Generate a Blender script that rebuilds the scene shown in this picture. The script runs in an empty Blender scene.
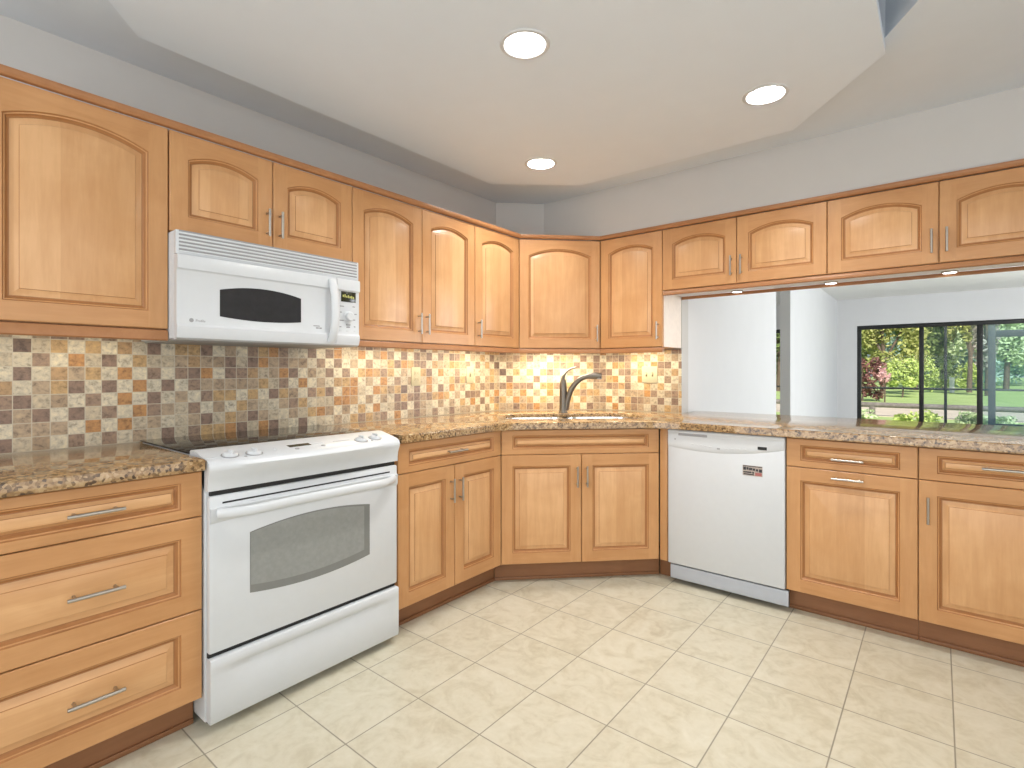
import bpy, bmesh, math, random
from mathutils import Vector, Matrix
from mathutils.geometry import tessellate_polygon
random.seed(7)
SC = bpy.context.scene
COL = SC.collection
PI = math.pi
R = math.radians

# ------------------------------------------------------------------ camera
cam_d = bpy.data.cameras.new('camera')
cam = bpy.data.objects.new('camera', cam_d)
COL.objects.link(cam)
cam.location = (2.55, -3.5425, 1.2039)
cam.rotation_euler = (PI/2, 0, 0.6820)
cam_d.sensor_width = 36.0
cam_d.lens = 525.53/1024*36.0
cam_d.shift_y = -13.15/1024
cam_d.clip_start = 0.02
cam_d.clip_end = 400
SC.camera = cam

# ------------------------------------------------------------------ exposure, world, sun, fill lamps
vs = SC.view_settings
vs.view_transform = 'Standard'
vs.look = 'None'
vs.gamma = 1.0
vs.use_curve_mapping = False
vs.exposure = 0.0
world = bpy.data.worlds.new('sky')
SC.world = world
world.use_nodes = True
wn = world.node_tree
bg = wn.nodes['Background']
sky = wn.nodes.new('ShaderNodeTexSky')
sky.sky_type = 'HOSEK_WILKIE'
sky.turbidity = 4.0
sky.sun_direction = (-0.3, -0.5, 0.75)
wn.links.new(sky.outputs[0], bg.inputs[0])
bg.inputs[1].default_value = 2.8

def lamp(name, kind, loc, rot, energy, color=(1, 1, 1), **kw):
    d = bpy.data.lights.new(name, kind)
    d.energy = energy
    d.color = color
    for k, v in kw.items():
        setattr(d, k, v)
    o = bpy.data.objects.new(name, d)
    COL.objects.link(o)
    o.location = loc
    o.rotation_euler = rot
    return o

lamp('sun', 'SUN', (0, 0, 20), (R(44), R(22), 0), 6.2, (1.0, .95, .86), angle=R(1.0))
# added fill lamps behind the camera and on the right; no windows there
lamp('fill_back', 'AREA', (2.3, -5.3, 1.45), (R(90), 0, 0), 66, (.97, .99, 1.0), shape='RECTANGLE', size=3.4, size_y=2.0)
lamp('fill_right', 'AREA', (4.5, -2.9, 1.45), (R(90), 0, R(90)), 27, (.97, .99, 1.0), shape='RECTANGLE', size=2.6, size_y=2.0)
# added fill lamp at the right of the living room, tilted upward
lamp('fill_living_side', 'AREA', (6.1, 3.8, 1.4), (R(104), 0, R(90)), 270, (.90, .95, 1.0), shape='RECTANGLE', size=3.6, size_y=1.9)

lamp('fill_side_room', 'AREA', (-3.9, 5.5, 1.4), (R(90), 0, R(-90)), 60, (.95, .98, 1.0), shape='RECTANGLE', size=2.4, size_y=1.9)  # added fill lamp by the solid outer wall of the side room

# ------------------------------------------------------------------ node helpers, materials
class NT:
    def __init__(self, name):
        self.m = bpy.data.materials.new(name)
        self.m.use_nodes = True
        self.t = self.m.node_tree
        self.b = self.t.nodes['Principled BSDF']
    def n(self, kind, **kw):
        nd = self.t.nodes.new('ShaderNode' + kind)
        for k, v in kw.items():
            if k.startswith('i_'):
                nd.inputs[k[2:].replace('_', ' ')].default_value = v
            else:
                setattr(nd, k, v)
        return nd
    def l(self, a, b):
        self.t.links.new(a, b)
    def math(self, op, a, b=None, c=None):
        nd = self.n('Math', operation=op)
        for i, v in enumerate((a, b, c)):
            if v is None: continue
            if hasattr(v, 'is_output'): self.l(v, nd.inputs[i])
            else: nd.inputs[i].default_value = v
        return nd.outputs[0]
    def mix(self, f, a, b, mode='MIX'):
        nd = self.n('MixRGB', blend_type=mode)
        for i, v in enumerate((f, a, b)):
            if hasattr(v, 'is_output'): self.l(v, nd.inputs[i])
            else: nd.inputs[i].default_value = v if i == 0 else (*v, 1)
        return nd.outputs[0]
    def ramp(self, f, stops, mode='LINEAR'):
        nd = self.n('ValToRGB')
        nd.color_ramp.interpolation = mode
        el = nd.color_ramp.elements
        while len(el) > 1: el.remove(el[-1])
        el[0].position = stops[0][0]; el[0].color = (*stops[0][1], 1)
        for p, c in stops[1:]:
            e = el.new(p); e.color = (*c, 1)
        self.l(f, nd.inputs[0])
        return nd.outputs[0]
    def noise(self, vec, scale, detail=3, rough=.55, dist=0):
        nd = self.n('TexNoise')
        nd.inputs['Scale'].default_value = scale
        nd.inputs['Detail'].default_value = detail
        nd.inputs['Roughness'].default_value = rough
        nd.inputs['Distortion'].default_value = dist
        if vec is not None: self.l(vec, nd.inputs['Vector'])
        return nd.outputs['Fac']
    def bump(self, h, strength, dist=.002):
        nd = self.n('Bump')
        nd.inputs['Strength'].default_value = strength
        nd.inputs['Distance'].default_value = dist
        self.l(h, nd.inputs['Height'])
        self.l(nd.outputs[0], self.b.inputs['Normal'])

def plain(name, col, rough=.5, metal=0.0, spec=.5, noise=.0, nscale=30, coat=0, emit=None, estr=0):
    t = NT(name)
    b = t.b
    b.inputs['Roughness'].default_value = rough
    b.inputs['Metallic'].default_value = metal
    b.inputs['Specular IOR Level'].default_value = spec
    b.inputs['Coat Weight'].default_value = coat
    co = t.n('TexCoord')
    f = t.noise(co.outputs['Object'], nscale, 3)
    lo = tuple(max(0, c*(1-noise)) for c in col); hi = tuple(min(1, c*(1+noise)) for c in col)
    t.l(t.ramp(f, [(.3, lo), (.7, hi)]), b.inputs['Base Color'])
    if emit:
        b.inputs['Emission Color'].default_value = (*emit, 1)
        b.inputs['Emission Strength'].default_value = estr
    return t.m

def wood(name, axis, light, dark, strips=True, rough=.32):
    """maple with a honey stain; grain along 'axis' (x or z) of the object's own frame"""
    t = NT(name)
    co = t.n('TexCoord'); inf = t.n('ObjectInfo')
    off = t.n('VectorMath', operation='SCALE'); off.inputs[0].default_value = (13.1, 7.7, 21.3)
    t.l(inf.outputs['Random'], off.inputs['Scale'])
    add = t.n('VectorMath', operation='ADD')
    t.l(co.outputs['Object'], add.inputs[0]); t.l(off.outputs[0], add.inputs[1])
    mp = t.n('Mapping')
    mp.inputs['Scale'].default_value = (1.6, 14, 16) if axis == 'x' else (16, 14, 1.6)
    t.l(add.outputs[0], mp.inputs['Vector'])
    g1 = t.noise(mp.outputs[0], 2.2, 6, .6, .35)
    g2 = t.noise(mp.outputs[0], 9.0, 3, .5, .1)
    bl = t.noise(add.outputs[0], 5.0, 3, .55, .6)
    sep = t.n('SeparateXYZ'); t.l(add.outputs[0], sep.inputs[0])
    across = sep.outputs['Z'] if axis == 'x' else sep.outputs['X']
    wnz = t.n('TexWhiteNoise', noise_dimensions='1D')
    t.l(t.math('FLOOR', t.math('MULTIPLY', across, 9.0)), wnz.inputs['W'])
    f = t.math('ADD', t.math('MULTIPLY', g1, .42), t.math('MULTIPLY', g2, .12))
    f = t.math('ADD', f, t.math('MULTIPLY', bl, .40))
    f = t.math('ADD', f, t.math('MULTIPLY', wnz.outputs['Value'], .20 if strips else .0))
    c = t.ramp(f, [(.34, dark), (.55, tuple((a+b)/2 for a, b in zip(light, dark))), (.72, light)])
    t.l(c, t.b.inputs['Base Color'])
    t.b.inputs['Roughness'].default_value = rough
    t.b.inputs['Specular IOR Level'].default_value = .42
    t.bump(g1, .05)
    return t.m

M = {}
LT, DK = (.70, .410, .202), (.54, .280, .116)
M['wood_v'] = wood('maple_vertical', 'z', LT, DK)
M['wood_h'] = wood('maple_horizontal', 'x', LT, DK)
M['wood_rail_v'] = wood('maple_stile', 'z', (.655, .366, .168), (.51, .255, .102), False)
M['wood_rail_h'] = wood('maple_rail', 'x', (.635, .347, .156), (.49, .240, .094), False)
M['wood_trim'] = wood('maple_trim', 'x', (.47, .230, .100), (.365, .160, .064), False, .4)
M['wood_groove'] = wood('maple_dark_groove', 'z', (.46, .215, .080), (.345, .148, .050), False, .4)  # darker brown for the groove strips of doors and drawers
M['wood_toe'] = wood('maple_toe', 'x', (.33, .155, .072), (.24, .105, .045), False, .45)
M['laminate'] = plain('pale_laminate', (.80, .70, .62), .45, noise=.04)
M['under'] = plain('white_underside', (.82, .82, .82), .35, noise=.02)
M['wall'] = plain('wall_paint', (.575, .562, .545), .75, spec=.2, noise=.012, nscale=6)
M['far_wall'] = plain('living_wall_paint', (.70, .70, .71), .75, spec=.2, noise=.012, nscale=4)
M['panel_paint'] = plain('panel_paint', (.735, .795, .872), .85, spec=.15, noise=.008, nscale=8)
M['living_ceiling'] = plain('living_ceiling_paint', (.84, .83, .81), .85, spec=.15, noise=.008, nscale=8)
M['ceil'] = plain('ceiling_shaded_tone', (.685, .735, .795), .85, spec=.15, noise=.01, nscale=8)  # darker than the panel: shade of the ceiling band put into its colour
M['white'] = plain('white_enamel', (.625, .648, .672), .32, noise=.01, coat=.1)
M['white_plastic'] = M.setdefault('kick_grey', plain('pale_grey_metal', (.46, .49, .54), .4, noise=.02)) and plain('white_plastic', (.615, .635, .655), .55, noise=.01)
M['grey_plastic'] = plain('grey_plastic', (.34, .345, .35), .45, noise=.03)
M['print_grey'] = plain('grey_print', (.30, .30, .31), .5, noise=.03)
M['dark'] = plain('dark_gap', (.012, .012, .012), .6, noise=.1)
M['black_glass'] = plain('black_glass', (.010, .010, .011), .05, spec=.3, noise=.1)
M['mw_glass'] = plain('smoked_glass', (.03, .03, .032), .12, noise=.1)
M['oven_glass'] = plain('oven_glass', (.20, .205, .20), .16, noise=.03)
M['oven_screen'] = plain('oven_screen', (.275, .285, .275), .25, noise=.06, nscale=60)
M['nickel'] = plain('brushed_nickel', (.46, .43, .39), .30, 1.0, noise=.04, nscale=80)
M['faucet'] = plain('faucet_steel', (.19, .17, .145), .38, 1.0, noise=.06, nscale=60)
M['steel'] = plain('stainless', (.75, .75, .74), .22, 1.0, noise=.03, nscale=90)
M['ivory'] = plain('ivory_plastic', (.52, .475, .33), .4, noise=.02)
M['ivory_dark'] = plain('ivory_slot', (.25, .21, .13), .5, noise=.05)
M['black_frame'] = plain('black_aluminium', (.010, .011, .012), .4, noise=.15)
M['bronze_frame'] = plain('bronze_aluminium', (.10, .095, .095), .5, noise=.1)
M['ring_grey'] = plain('burner_print', (.06, .06, .062), .15, noise=.05)
M['lens'] = plain('lamp_lens', (.9, .9, .9), .5, emit=(1, .97, .92), estr=6.0)
M['baffle'] = plain('white_baffle', (.46, .45, .43), .5, noise=.01)
M['display'] = plain('display_dark', (.020, .020, .008), .2, noise=.1)
M['digits'] = plain('display_digits', (.3, .3, .05), .4, emit=(.55, .52, .22), estr=.5)
M['sticker'] = plain('sticker_tan', (.42, .36, .32), .5, noise=.25, nscale=160)
M['sticker_ink'] = plain('sticker_ink', (.03, .03, .035), .5, noise=.2)
M['sticker_red'] = plain('sticker_red', (.40, .13, .12), .5, noise=.2, nscale=200)

def m_granite():
    t = NT('granite')
    co = t.n('TexCoord')
    v = t.n('TexVoronoi'); v.inputs['Scale'].default_value = 120
    t.l(co.outputs['Object'], v.inputs['Vector'])
    sp = t.n('SeparateColor'); t.l(v.outputs['Color'], sp.inputs[0])
    n1 = t.noise(co.outputs['Object'], 34, 4, .6, .4)
    n2 = t.noise(co.outputs['Object'], 9, 3)
    f = t.math('ADD', t.math('MULTIPLY', sp.outputs[0], .40), t.math('MULTIPLY', n1, .62))
    f = t.math('ADD', f, t.math('MULTIPLY', n2, .18))
    c = t.ramp(f, [(.26, (.028, .018, .011)), (.41, (.10, .058, .028)), (.53, (.27, .160, .070)), (.68, (.38, .238, .112)), (.84, (.50, .35, .19)), (.96, (.56, .43, .27))])
    t.l(c, t.b.inputs['Base Color'])
    t.b.inputs['Roughness'].default_value = .07
    t.b.inputs['Specular IOR Level'].default_value = .65
    return t.m
M['granite'] = m_granite()

def m_mosaic():
    t = NT('stone_mosaic')
    co = t.n('TexCoord')
    S = 1/.0508
    sep = t.n('SeparateXYZ'); t.l(co.outputs['UV'], sep.inputs[0])
    u = t.math('MULTIPLY', sep.outputs[0], S); v = t.math('MULTIPLY', sep.outputs[1], S)
    iu = t.math('FLOOR', u); iv = t.math('FLOOR', v)
    fu = t.math('FRACT', u); fv = t.math('FRACT', v)
    cmb = t.n('CombineXYZ'); t.l(iu, cmb.inputs[0]); t.l(iv, cmb.inputs[1])
    wnz = t.n('TexWhiteNoise', noise_dimensions='3D'); t.l(cmb.outputs[0], wnz.inputs['Vector'])
    par = t.math('FLOORED_MODULO', t.math('ADD', iu, iv), 2.0)
    val = wnz.outputs['Value']
    odd = t.math('ADD', t.math('MULTIPLY', val, .60), .40)
    even = t.math('MULTIPLY', t.math('POWER', val, 1.5), .85)
    k = t.math('ADD', t.math('MULTIPLY', par, odd), t.math('MULTIPLY', t.math('SUBTRACT', 1.0, par), even))
    base = t.ramp(k, [(0, (.565, .51, .395)), (.18, (.51, .455, .35)), (.30, (.45, .385, .285)), (.44, (.38, .29, .20)), (.53, (.44, .295, .145)),
                      (.62, (.28, .195, .140)), (.70, (.41, .215, .085)), (.765, (.225, .152, .115)), (.86, (.33, .245, .165)), (.93, (.39, .255, .135)), (.965, (.150, .100, .078))], 'CONSTANT')
    p = t.n('VectorMath', operation='ADD'); t.l(co.outputs['UV'], p.inputs[0])
    sc = t.n('VectorMath', operation='SCALE'); sc.inputs['Scale'].default_value = 3.7; t.l(wnz.outputs['Color'], sc.inputs[0]); t.l(sc.outputs[0], p.inputs[1])
    mot = t.noise(p.outputs[0], 55, 5, .65, .35)
    c = t.mix(.75, base, t.ramp(mot, [(.30, (.34, .32, .30)), (.48, (1, 1, 1)), (.72, (1.5, 1.45, 1.3))]), 'MULTIPLY')
    w = .032
    eu = t.math('MINIMUM', fu, t.math('SUBTRACT', 1.0, fu)); ev = t.math('MINIMUM', fv, t.math('SUBTRACT', 1.0, fv))
    e = t.math('MINIMUM', eu, ev)
    mr = t.n('MapRange'); mr.inputs['From Min'].default_value = w*.6; mr.inputs['From Max'].default_value = w*1.2
    t.l(e, mr.inputs['Value'])
    c = t.mix(mr.outputs[0], (.50, .45, .35), c)
    t.l(c, t.b.inputs['Base Color'])
    t.b.inputs['Roughness'].default_value = .42
    t.bump(mr.outputs[0], .25)
    return t.m
M['mosaic'] = m_mosaic()

def m_floor():
    t = NT('floor_tile')
    co = t.n('TexCoord')
    sep = t.n('SeparateXYZ'); t.l(co.outputs['Object'], sep.inputs[0])
    u = t.math('DIVIDE', t.math('SUBTRACT', sep.outputs[0], 1.065), .305)
    v = t.math('DIVIDE', t.math('ADD', sep.outputs[1], 1.040), .305)
    fu = t.math('FRACT', t.math('ADD', u, 100.0)); fv = t.math('FRACT', t.math('ADD', v, 100.0))
    cmb = t.n('CombineXYZ'); t.l(t.math('FLOOR', u), cmb.inputs[0]); t.l(t.math('FLOOR', v), cmb.inputs[1])
    wnz = t.n('TexWhiteNoise', noise_dimensions='3D'); t.l(cmb.outputs[0], wnz.inputs['Vector'])
    p = t.n('VectorMath', operation='ADD'); t.l(co.outputs['Object'], p.inputs[0])
    sc = t.n('VectorMath', operation='SCALE'); sc.inputs['Scale'].default_value = 9; t.l(wnz.outputs['Color'], sc.inputs[0]); t.l(sc.outputs[0], p.inputs[1])
    n1 = t.noise(p.outputs[0], 9, 5, .6, 1.2); n2 = t.noise(p.outputs[0], 45, 3, .6)
    f = t.math('ADD', t.math('MULTIPLY', n1, .75), t.math('MULTIPLY', n2, .25))
    f = t.math('ADD', f, t.math('MULTIPLY', t.math('SUBTRACT', wnz.outputs['Value'], .5), .06))
    c = t.ramp(f, [(.30, (.50, .450, .325)), (.50, (.605, .562, .437)), (.72, (.67, .635, .52))])
    eu = t.math('MINIMUM', fu, t.math('SUBTRACT', 1.0, fu)); ev = t.math('MINIMUM', fv, t.math('SUBTRACT', 1.0, fv))
    e = t.math('MINIMUM', eu, ev)
    mr = t.n('MapRange'); mr.inputs['From Min'].default_value = .004; mr.inputs['From Max'].default_value = .010
    t.l(e, mr.inputs['Value'])
    c = t.mix(mr.outputs[0], (.27, .245, .185), c)
    t.l(c, t.b.inputs['Base Color'])
    t.b.inputs['Roughness'].default_value = .38
    t.bump(mr.outputs[0], .15)
    return t.m
M['floor'] = m_floor()

def m_glass(name, tint, gloss=.06, haze=0.0, hazecol=(.5, .7, .72)):
    t = NT(name)
    tr = t.n('BsdfTransparent'); tr.inputs[0].default_value = (*tint, 1)
    gl = t.n('BsdfGlossy'); gl.inputs['Roughness'].default_value = .02
    co = t.n('TexCoord')
    fr = t.n('MixShader'); fr.inputs[0].default_value = gloss
    t.l(tr.outputs[0], fr.inputs[1]); t.l(gl.outputs[0], fr.inputs[2])
    out = fr.outputs[0]
    if haze:
        df = t.n('BsdfTranslucent'); df.inputs[0].default_value = (*hazecol, 1)
        mx = t.n('MixShader')
        nz = t.noise(co.outputs['Object'], 1.5, 2)
        t.l(t.math('MULTIPLY', t.math('ADD', nz, .5), haze), mx.inputs[0])
        t.l(out, mx.inputs[1]); t.l(df.outputs[0], mx.inputs[2]); out = mx.outputs[0]
    t.l(out, t.t.nodes['Material Output'].inputs[0])
    return t.m
M['glass'] = m_glass('clear_glass', (.98, .985, .98), .008)
M['glass_haze'] = m_glass('hazy_glass', (.97, .99, .985), .008, .06, (.92, .98, .98))
M['glass_blue'] = m_glass('blue_tinted_glass', (.88, .985, .995), .008, .13, (.86, .98, 1.0))

def m_leaf(name, a, b, sc=1.2):
    t = NT(name)
    co = t.n('TexCoord')
    f = t.noise(co.outputs['Object'], sc, 4, .7)
    f2 = t.noise(co.outputs['Object'], sc*6, 2, .7)
    f = t.math('ADD', t.math('MULTIPLY', f, .6), t.math('MULTIPLY', f2, .4))
    t.l(t.ramp(f, [(.34, a), (.66, b)]), t.b.inputs['Base Color'])
    t.b.inputs['Roughness'].default_value = .6
    t.b.inputs['Specular IOR Level'].default_value = .2
    return t.m
M['leaf_olive'] = m_leaf('olive_leaves', (.16, .20, .05), (.62, .60, .22))
M['leaf_pale'] = m_leaf('pale_leaves', (.36, .46, .24), (.78, .85, .56))
M['leaf_lime'] = m_leaf('lime_leaves', (.34, .46, .10), (.76, .84, .30))
M['leaf_blue'] = m_leaf('bluegreen_leaves', (.20, .31, .26), (.54, .68, .60))
M['leaf_dark'] = m_leaf('dark_leaves', (.08, .12, .04), (.34, .42, .15))
M['leaf_red'] = m_leaf('red_leaves', (.13, .055, .05), (.46, .22, .20), 2.5)
M['leaf_pink'] = m_leaf('pink_blossom', (.6, .28, .30), (.9, .6, .6), 3)
M['moss'] = m_leaf('grey_moss', (.26, .22, .19), (.60, .54, .49))
M['bark'] = plain('bark', (.14, .10, .075), .85, noise=.4, nscale=8)
M['lawn'] = m_leaf('lawn_grass', (.30, .42, .12), (.56, .66, .30), .6)
M['sand'] = plain('sandy_path', (.66, .55, .44), .9, noise=.12, nscale=3)
M['rail_wood'] = plain('weathered_rail', (.20, .17, .16), .8, noise=.25, nscale=12)
M['white_paint'] = plain('white_paint', (.85, .85, .85), .6, noise=.03)
M['concrete'] = plain('lanai_concrete', (.58, .56, .52), .8, noise=.08, nscale=5)

# ------------------------------------------------------------------ mesh helpers
class MB:
    """collects geometry with a material slot per face; build() links it as ONE object"""
    def __init__(self):
        self.v = []; self.f = []; self.fm = []
    def add(self, vs_, fs, mi=0):
        o = len(self.v)
        self.v += [tuple(p) for p in vs_]
        self.f += [tuple(i+o for i in f) for f in fs]
        self.fm += [mi]*len(fs)
        return self
    def box(self, a, b, bev=0.0, mi=0, seg=2):
        bm = bmesh.new()
        bmesh.ops.create_cube(bm, size=1.0)
        for v in bm.verts:
            v.co = Vector(((a[i]+b[i])/2 + v.co[i]*(b[i]-a[i]) for i in range(3)))
        if bev > 0:
            bmesh.ops.bevel(bm, geom=bm.edges[:], offset=bev, segments=seg, profile=.5, affect='EDGES')
        bm.verts.index_update()
        self.add([v.co for v in bm.verts], [[v.index for v in f.verts] for f in bm.faces], mi)
        bm.free()
        return self
    def loops(self, ls, cap0=True, cap1=True, mi=0, closed=True):
        n = len(ls[0]); vs_ = [p for l in ls for p in l]; fs = []
        for k in range(len(ls)-1):
            for i in range(n if closed else n-1):
                j = (i+1) % n
                fs.append((k*n+i, k*n+j, (k+1)*n+j, (k+1)*n+i))
        if cap0: fs.append(tuple(range(n))[::-1])
        if cap1: fs.append(tuple((len(ls)-1)*n+i for i in range(n)))
        return self.add(vs_, fs, mi)
    def tube(self, pts, rad, n=12, mi=0, flat=None):
        pts = [Vector(p) for p in pts]
        rs = rad if isinstance(rad, (list, tuple)) else [rad]*len(pts)
        ls = []; up = None
        for i, p in enumerate(pts):
            d = (pts[min(i+1, len(pts)-1)] - pts[max(i-1, 0)]).normalized()
            if up is None:
                up = Vector((0, 0, 1)) if abs(d.z) < .9 else Vector((1, 0, 0))
            s = d.cross(up).normalized(); up = s.cross(d).normalized()
            fl = flat if flat else (1, 1)
            ls.append([p + s*rs[i]*fl[0]*math.cos(2*PI*k/n) + up*rs[i]*fl[1]*math.sin(2*PI*k/n) for k in range(n)])
        return self.loops(ls, mi=mi)
    def lathe(self, prof, c=(0, 0, 0), n=32, mi=0, cap0=False, cap1=False, axis=None):
        q = Vector((0, 0, 1)).rotation_difference(Vector(axis)).to_matrix() if axis else Matrix.Identity(3)
        ls = [[Vector(c) + q @ Vector((r*math.cos(2*PI*k/n), r*math.sin(2*PI*k/n), z)) for k in range(n)] for r, z in prof]
        return self.loops(ls, cap0, cap1, mi)
    def grid(self, rows, mi=0):
        n = len(rows[0])
        return self.loops(rows, False, False, mi, closed=False)
    def build(self, name, mats, parent=None, smooth=35):
        me = bpy.data.meshes.new(name)
        me.from_pydata(self.v, [], self.f)
        if not isinstance(mats, (list, tuple)): mats = [mats]
        for m in mats: me.materials.append(m)
        me.polygons.foreach_set('material_index', self.fm)
        bm = bmesh.new(); bm.from_mesh(me)
        bmesh.ops.remove_doubles(bm, verts=bm.verts, dist=1e-5)
        bmesh.ops.recalc_face_normals(bm, faces=bm.faces)
        bm.to_mesh(me); bm.free()
        if smooth:
            me.polygons.foreach_set('use_smooth', [True]*len(me.polygons))
            me.set_sharp_from_angle(angle=R(smooth))
        o = bpy.data.objects.new(name, me)
        COL.objects.link(o)
        if parent: o.parent = parent
        return o

def tag(o, label=None, cat=None, group=None, kind=None):
    if label: o['label'] = label
    if cat: o['category'] = cat
    if group: o['group'] = group
    if kind: o['kind'] = kind
    return o
def thing(name, label, cat, loc=(0, 0, 0), rz=0, group=None):
    o = bpy.data.objects.new(name, None)
    COL.objects.link(o)
    o.empty_display_size = .1
    o.location = loc; o.rotation_euler = (0, 0, rz)
    return tag(o, label, cat, group)
def struct(name, mb, mat, label, cat, smooth=35):
    return tag(mb.build(name, mat, None, smooth), label, cat, None, 'structure')

def offset_poly(pts, d):
    """inward offset of a CCW polygon (outward for negative d)"""
    n = len(pts); out = []
    for i in range(n):
        p0, p1, p2 = (Vector(pts[(i+k) % n]) for k in (-1, 0, 1))
        e1 = (p1-p0).normalized(); e2 = (p2-p1).normalized()
        n1 = Vector((-e1.y, e1.x)); n2 = Vector((-e2.y, e2.x))
        b = (n1+n2); k = b.length_squared
        b = b*(2/k) if k > 1e-6 else n1
        out.append(tuple(p1 + b*d))
    return out
def slab(mb, outer, holes, z0, z1, prof=((0, 0),), mi=0, hz=None):
    """extruded polygon with holes; prof = ((inset, drop), ...) from the top edge down"""
    tops = []
    for k, pl in enumerate([outer]+list(holes)):
        sgn = 1 if k == 0 else -1
        ls = []
        for d, dz in prof:
            ls.append([(x, y, z1-dz) for x, y in offset_poly(pl, d*sgn)])
        ls.append([(x, y, z0 if k == 0 or hz is None else hz) for x, y in pl])
        mb.loops(ls, False, False, mi)
        tops.append((ls[0], ls[-1]))
    for side in (0, 1):
        polys = [[Vector(p) for p in t[side]] for t in tops]
        tri = tessellate_polygon(polys)
        mb.add([p for pl in polys for p in pl], [tuple(t) for t in tri], mi)
    return mb
def circle(cx, cy, r, n=40):
    return [(cx+r*math.cos(2*PI*k/n), cy+r*math.sin(2*PI*k/n)) for k in range(n)]
def rrect(x0, y0, x1, y1, r, n=8):
    out = []
    for cx, cy, a in ((x1-r, y0+r, -90), (x1-r, y1-r, 0), (x0+r, y1-r, 90), (x0+r, y0+r, 180)):
        for k in range(n+1):
            t = R(a + 90*k/n); out.append((cx+r*math.cos(t), cy+r*math.sin(t)))
    return out
def text_mesh(name, body, size, mat, parent, loc, rot):
    cu = bpy.data.curves.new(name, 'FONT')
    cu.body = body; cu.size = size; cu.extrude = .0003
    tmp = bpy.data.objects.new(name, cu)
    COL.objects.link(tmp)
    dg = bpy.context.evaluated_depsgraph_get()
    me = bpy.data.meshes.new_from_object(tmp.evaluated_get(dg))
    bpy.data.objects.remove(tmp)
    me.materials.clear(); me.materials.append(mat)
    o = bpy.data.objects.new(name, me)
    COL.objects.link(o)
    o.parent = parent; o.location = loc; o.rotation_euler = rot
    return o

# ------------------------------------------------------------------ the room
H = 2.452            # kitchen ceiling
PZ = 2.410           # face of the dropped ceiling panel
b = MB(); b.box((-4.0, -5.5, -.12), (6.2, 8.15, 0))
struct('floor', b, M['floor'], 'cream square floor tiles with thin grey grout lines', 'floor', 0)
b = MB(); b.box((-.12, -5.5, 0), (0, .12, H+.05))
struct('wall_left', b, M['wall'], 'grey painted wall above the cabinets on the left', 'wall', 0)
b = MB(); slab(b, [(.0, 0), (.0, -.592), (.592, 0)], [], 0, H+.05)
struct('wall_corner', b, M['wall'], 'narrow slanted wall across the corner above the corner cabinet', 'wall', 0)
b = MB(); b.box((0, 0, 0), (1.1776, .12, H+.05))
struct('wall_right', b, M['wall'], 'wall behind the sink ending at the pass-through opening', 'wall', 0)
b = MB(); b.box((1.1776, 0, 0), (3.05, .12, .874))
struct('wall_half', b, M['wall'], 'half height wall under the bar top', 'wall', 0)
b = MB(); b.box((3.052, 0, 0), (4.72, .12, H+.05))
struct('wall_end', b, M['wall'], 'wall closing the right end of the pass-through', 'wall', 0)
b = MB(); b.box((.22, -.337, 2.109), (3.05, .12, H+.05))
struct('wall_soffit', b, M['wall'], 'light grey soffit above the cabinets over the pass-through', 'wall', 0)
# wall behind the camera and wall on the right side, both solid behind the fill lamps
b = MB(); b.box((-.12, -5.62, 0), (4.72, -5.5, H+.05))
struct('wall_back', b, M['wall'], 'wall behind the photographer', 'wall', 0)
b = MB(); b.box((4.6, -5.5, 0), (4.72, 0, H+.05))
struct('wall_side', b, M['wall'], 'wall on the right side of the kitchen', 'wall', 0)

panel = [(.305, -2.92), (.46, -3.05), (2.20, -3.05), (2.392, -2.90), (2.392, -1.095), (1.985, -.612), (.745, -.607), (.305, -.998)]
lights = [(1.362, -2.004), (1.962, -1.062), (.752, -1.062)]
LR = .078
b = MB(); slab(b, panel, [circle(x, y, LR+.004) for x, y in lights], PZ, H-.004)
struct('ceiling_panel', b, M['panel_paint'], 'eight sided dropped ceiling panel holding the recessed lights', 'ceiling', 0)
inner = offset_poly(panel, .03)
hole = [(.335, -2.90), (.47, -3.02), (2.36, -3.02), (2.76, -3.02), (2.76, -1.74), (2.395, -1.135), (2.36, -1.135), (1.97, -.645), (.76, -.64), (.335, -1.01)]
b = MB(); slab(b, [(-.12, -5.5), (4.72, -5.5), (4.72, .12), (-.12, .12)], [hole], H, H+.04)
b.loops([[(x, y, H+.04) for x, y in hole], [(x, y, H+.30) for x, y in hole]], False, True)
struct('ceiling', b, M['ceil'], 'flat white kitchen ceiling around the dropped panel', 'ceiling', 0)

# living room beyond the pass-through
FH = 2.53
b = MB(); b.box((-4, .12, FH), (6.2, 8.15, FH+.1))
struct('ceiling_living', b, M['living_ceiling'], 'white ceiling of the living room beyond the pass-through', 'ceiling', 0)
b = MB(); b.box((1.06, .12, 0), (1.172, 2.73, FH))
struct('wall_living', b, M['far_wall'], 'pale wall seen at the left end of the pass-through', 'wall', 0)
b = MB(); b.box((.949, 3.96, 0), (1.069, 8.0, FH))
struct('wall_divider', b, M['far_wall'], 'pale wall running to the far corner left of the sliding door', 'wall', 0)
def xz_wall(mb, outer, holes, y0, y1):
    t = MB(); slab(t, outer, holes, 0, 1)
    mb.add([(x, y0 if z < .5 else y1, zz) for x, zz, z in t.v], t.f)
    return mb
SX0, SX1 = 1.379, 4.75
b = MB(); xz_wall(b, [(-4, 0), (6.2, 0), (6.2, FH), (-4, FH)],
                  [[(SX0, .002), (SX1, .002), (SX1, 2.032), (SX0, 2.032)], [(-1.4, .002), (.72, .002), (.72, 2.032), (-1.4, 2.032)]], 8.0, 8.12)
struct('wall_far', b, M['far_wall'], 'blue grey living room wall around the black sliding door', 'wall', 0)
b = MB(); b.box((-4.1, 0, 0), (-4, 8.1, FH)); b.box((-4, 0, 0), (-.12, .12, FH))
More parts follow.
